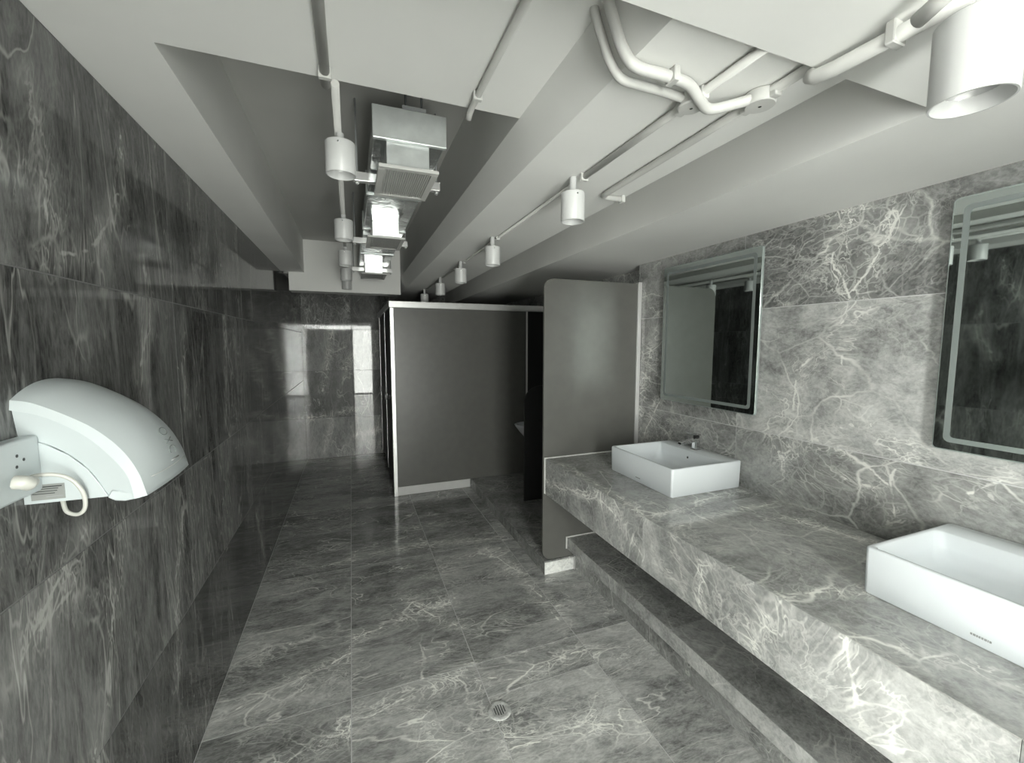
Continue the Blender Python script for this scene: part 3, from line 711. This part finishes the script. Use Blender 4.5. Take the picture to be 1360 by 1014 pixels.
# underside closing surface with the air outlet
me = prism([(-.508, 1.345), (-.495, 1.336), (-.478, 1.333), (-.450, 1.337), (-.446, 1.346), (-.500, 1.360)], YA+.004, YZ-.004, name='underside')
local(link('underside', me, M['plastic'], hd, .002, 1), hd)
box('air_outlet', -.50, -.475, YA+.06, YZ-.06, 1.331, 1.336, M['black'], hd)
# seam above the front lip
pts = []
for j in range(2, NV-1):
    v = j/NV; r_ = rd[-4]; bu = .034*(1-abs(2*v-1)**2.2)*(1-.75*((NP-4)/(NP-1))**3)
    pts.append((r_[0]+bu*.98+.0006, YA+(YZ-YA)*v, r_[1]+.0))
local(link('seam', tube_mesh(pts, .0008, 'seam', 6), M['seal'], hd), hd)
# printed letters on the front of the shell, read along the curve
def glyph_pt(s, tt):     # s along the profile (0..1 of index), tt along Y -> point on the shell
    i = s*(NP-1); i0 = int(i); fr = i-i0
    v = (tt-YA)/(YZ-YA)
    a = rd[i0][0]*(1-fr)+rd[min(NP-1, i0+1)][0]*fr; b = rd[i0][1]*(1-fr)+rd[min(NP-1, i0+1)][1]*fr
    a0, b0 = rd[max(0, i0-1)]; a1, b1 = rd[min(NP-1, i0+2)]
    nx, nz_ = -(b1-b0), (a1-a0); L_ = math.hypot(nx, nz_); nx, nz_ = nx/L_, nz_/L_
    bu = .034*(1-abs(2*v-1)**2.2)*(1-.75*s**3)+.0006
    return (a+nx*bu, tt, b+nz_*bu)
def stroke(l, r=.0016): return tube_mesh([glyph_pt(*q) for q in l], r, 'letter', 6)
strokes = [[(.865, 1.262), (.865, 1.285), (.865, 1.308)]]
def ring_stroke(s0, y0, ds, dy, a0=0, a1=360): return [(s0+ds*math.cos(math.radians(a)), y0+dy*math.sin(math.radians(a))) for a in range(a0, a1+1, 24)]
strokes += [ring_stroke(.80, 1.285, .028, .020, 40, 320), [(.745, 1.265), (.715, 1.305)], [(.715, 1.265), (.745, 1.305)], ring_stroke(.66, 1.285, .028, .020, 0, 360)]
for k, l in enumerate(strokes):
    local(link('letter', stroke(l, .0021 if k == 0 else .0012), M['ink'] if k == 0 else M['frost'], hd), hd)
# rating sticker on the side of the motor housing
st_ = box('sticker', -.632, -.578, YA+.0068, YA+.008, 1.353, 1.386, M['sticker'], hd)
for k, (z, l, d) in enumerate(((1.381, .048, .0022), (1.3765, .042, .0014), (1.3715, .040, .0014), (1.3665, .036, .0014), (1.3595, .026, .0016))):
    o = box('print_line', -.630 if k < 4 else -.608, (-.630 if k < 4 else -.608)+l, YA+.0062, YA+.0068, z-d/2, z+d/2, M['ink_d'] if k < 4 else M['ink'])
    o.parent = st_; o.location = Vector(o.location)-Vector(hd.location)-Vector(st_.location)
# cord
cp = [(-.612, 1.105, 1.412), (-.60, 1.108, 1.416), (-.575, 1.115, 1.413), (-.552, 1.12, 1.398), (-.538, 1.125, 1.366), (-.540, 1.13, 1.332), (-.555, 1.135, 1.318), (-.575, 1.14, 1.326), (-.590, 1.16, 1.350)]
cd = local(link('power_cord', tube_mesh(smooth_path(cp), .0040, 'cable', 10), M['plastic_y'], hd), hd)
pl_ = link('plug', tube_mesh(smooth_path([(-.600, 1.05, 1.420), (-.588, 1.052, 1.418), (-.585, 1.062, 1.412), (-.592, 1.082, 1.412), (-.612, 1.102, 1.412)]), [.013]*6+[.013]*6+[.010]*6+[.007]*7, 'plug', 14), M['plastic_y'], cd)
sk = empty('wall_socket', (XL, 1.06, 1.44), 'white surface-mounted electrical socket box at the left edge below the dryer', 'socket')
box('box', XL+.0005, -.612, .965, 1.150, 1.375, 1.492, M['plastic'], sk, .006, 3)
for z, yy in ((1.463, 1.085), (1.452, 1.102), (1.442, 1.082), (1.452, 1.005), (1.44, 1.02)):
    o = link('socket_hole', lathe([(0, .0006), (.0032, .0006), (.0032, -.0006)], 14, 'hole'), M['ink_d'], sk); o.rotation_euler = (0, math.pi/2, 0)
    o.location = Vector((-.612, yy, z))-sk.location
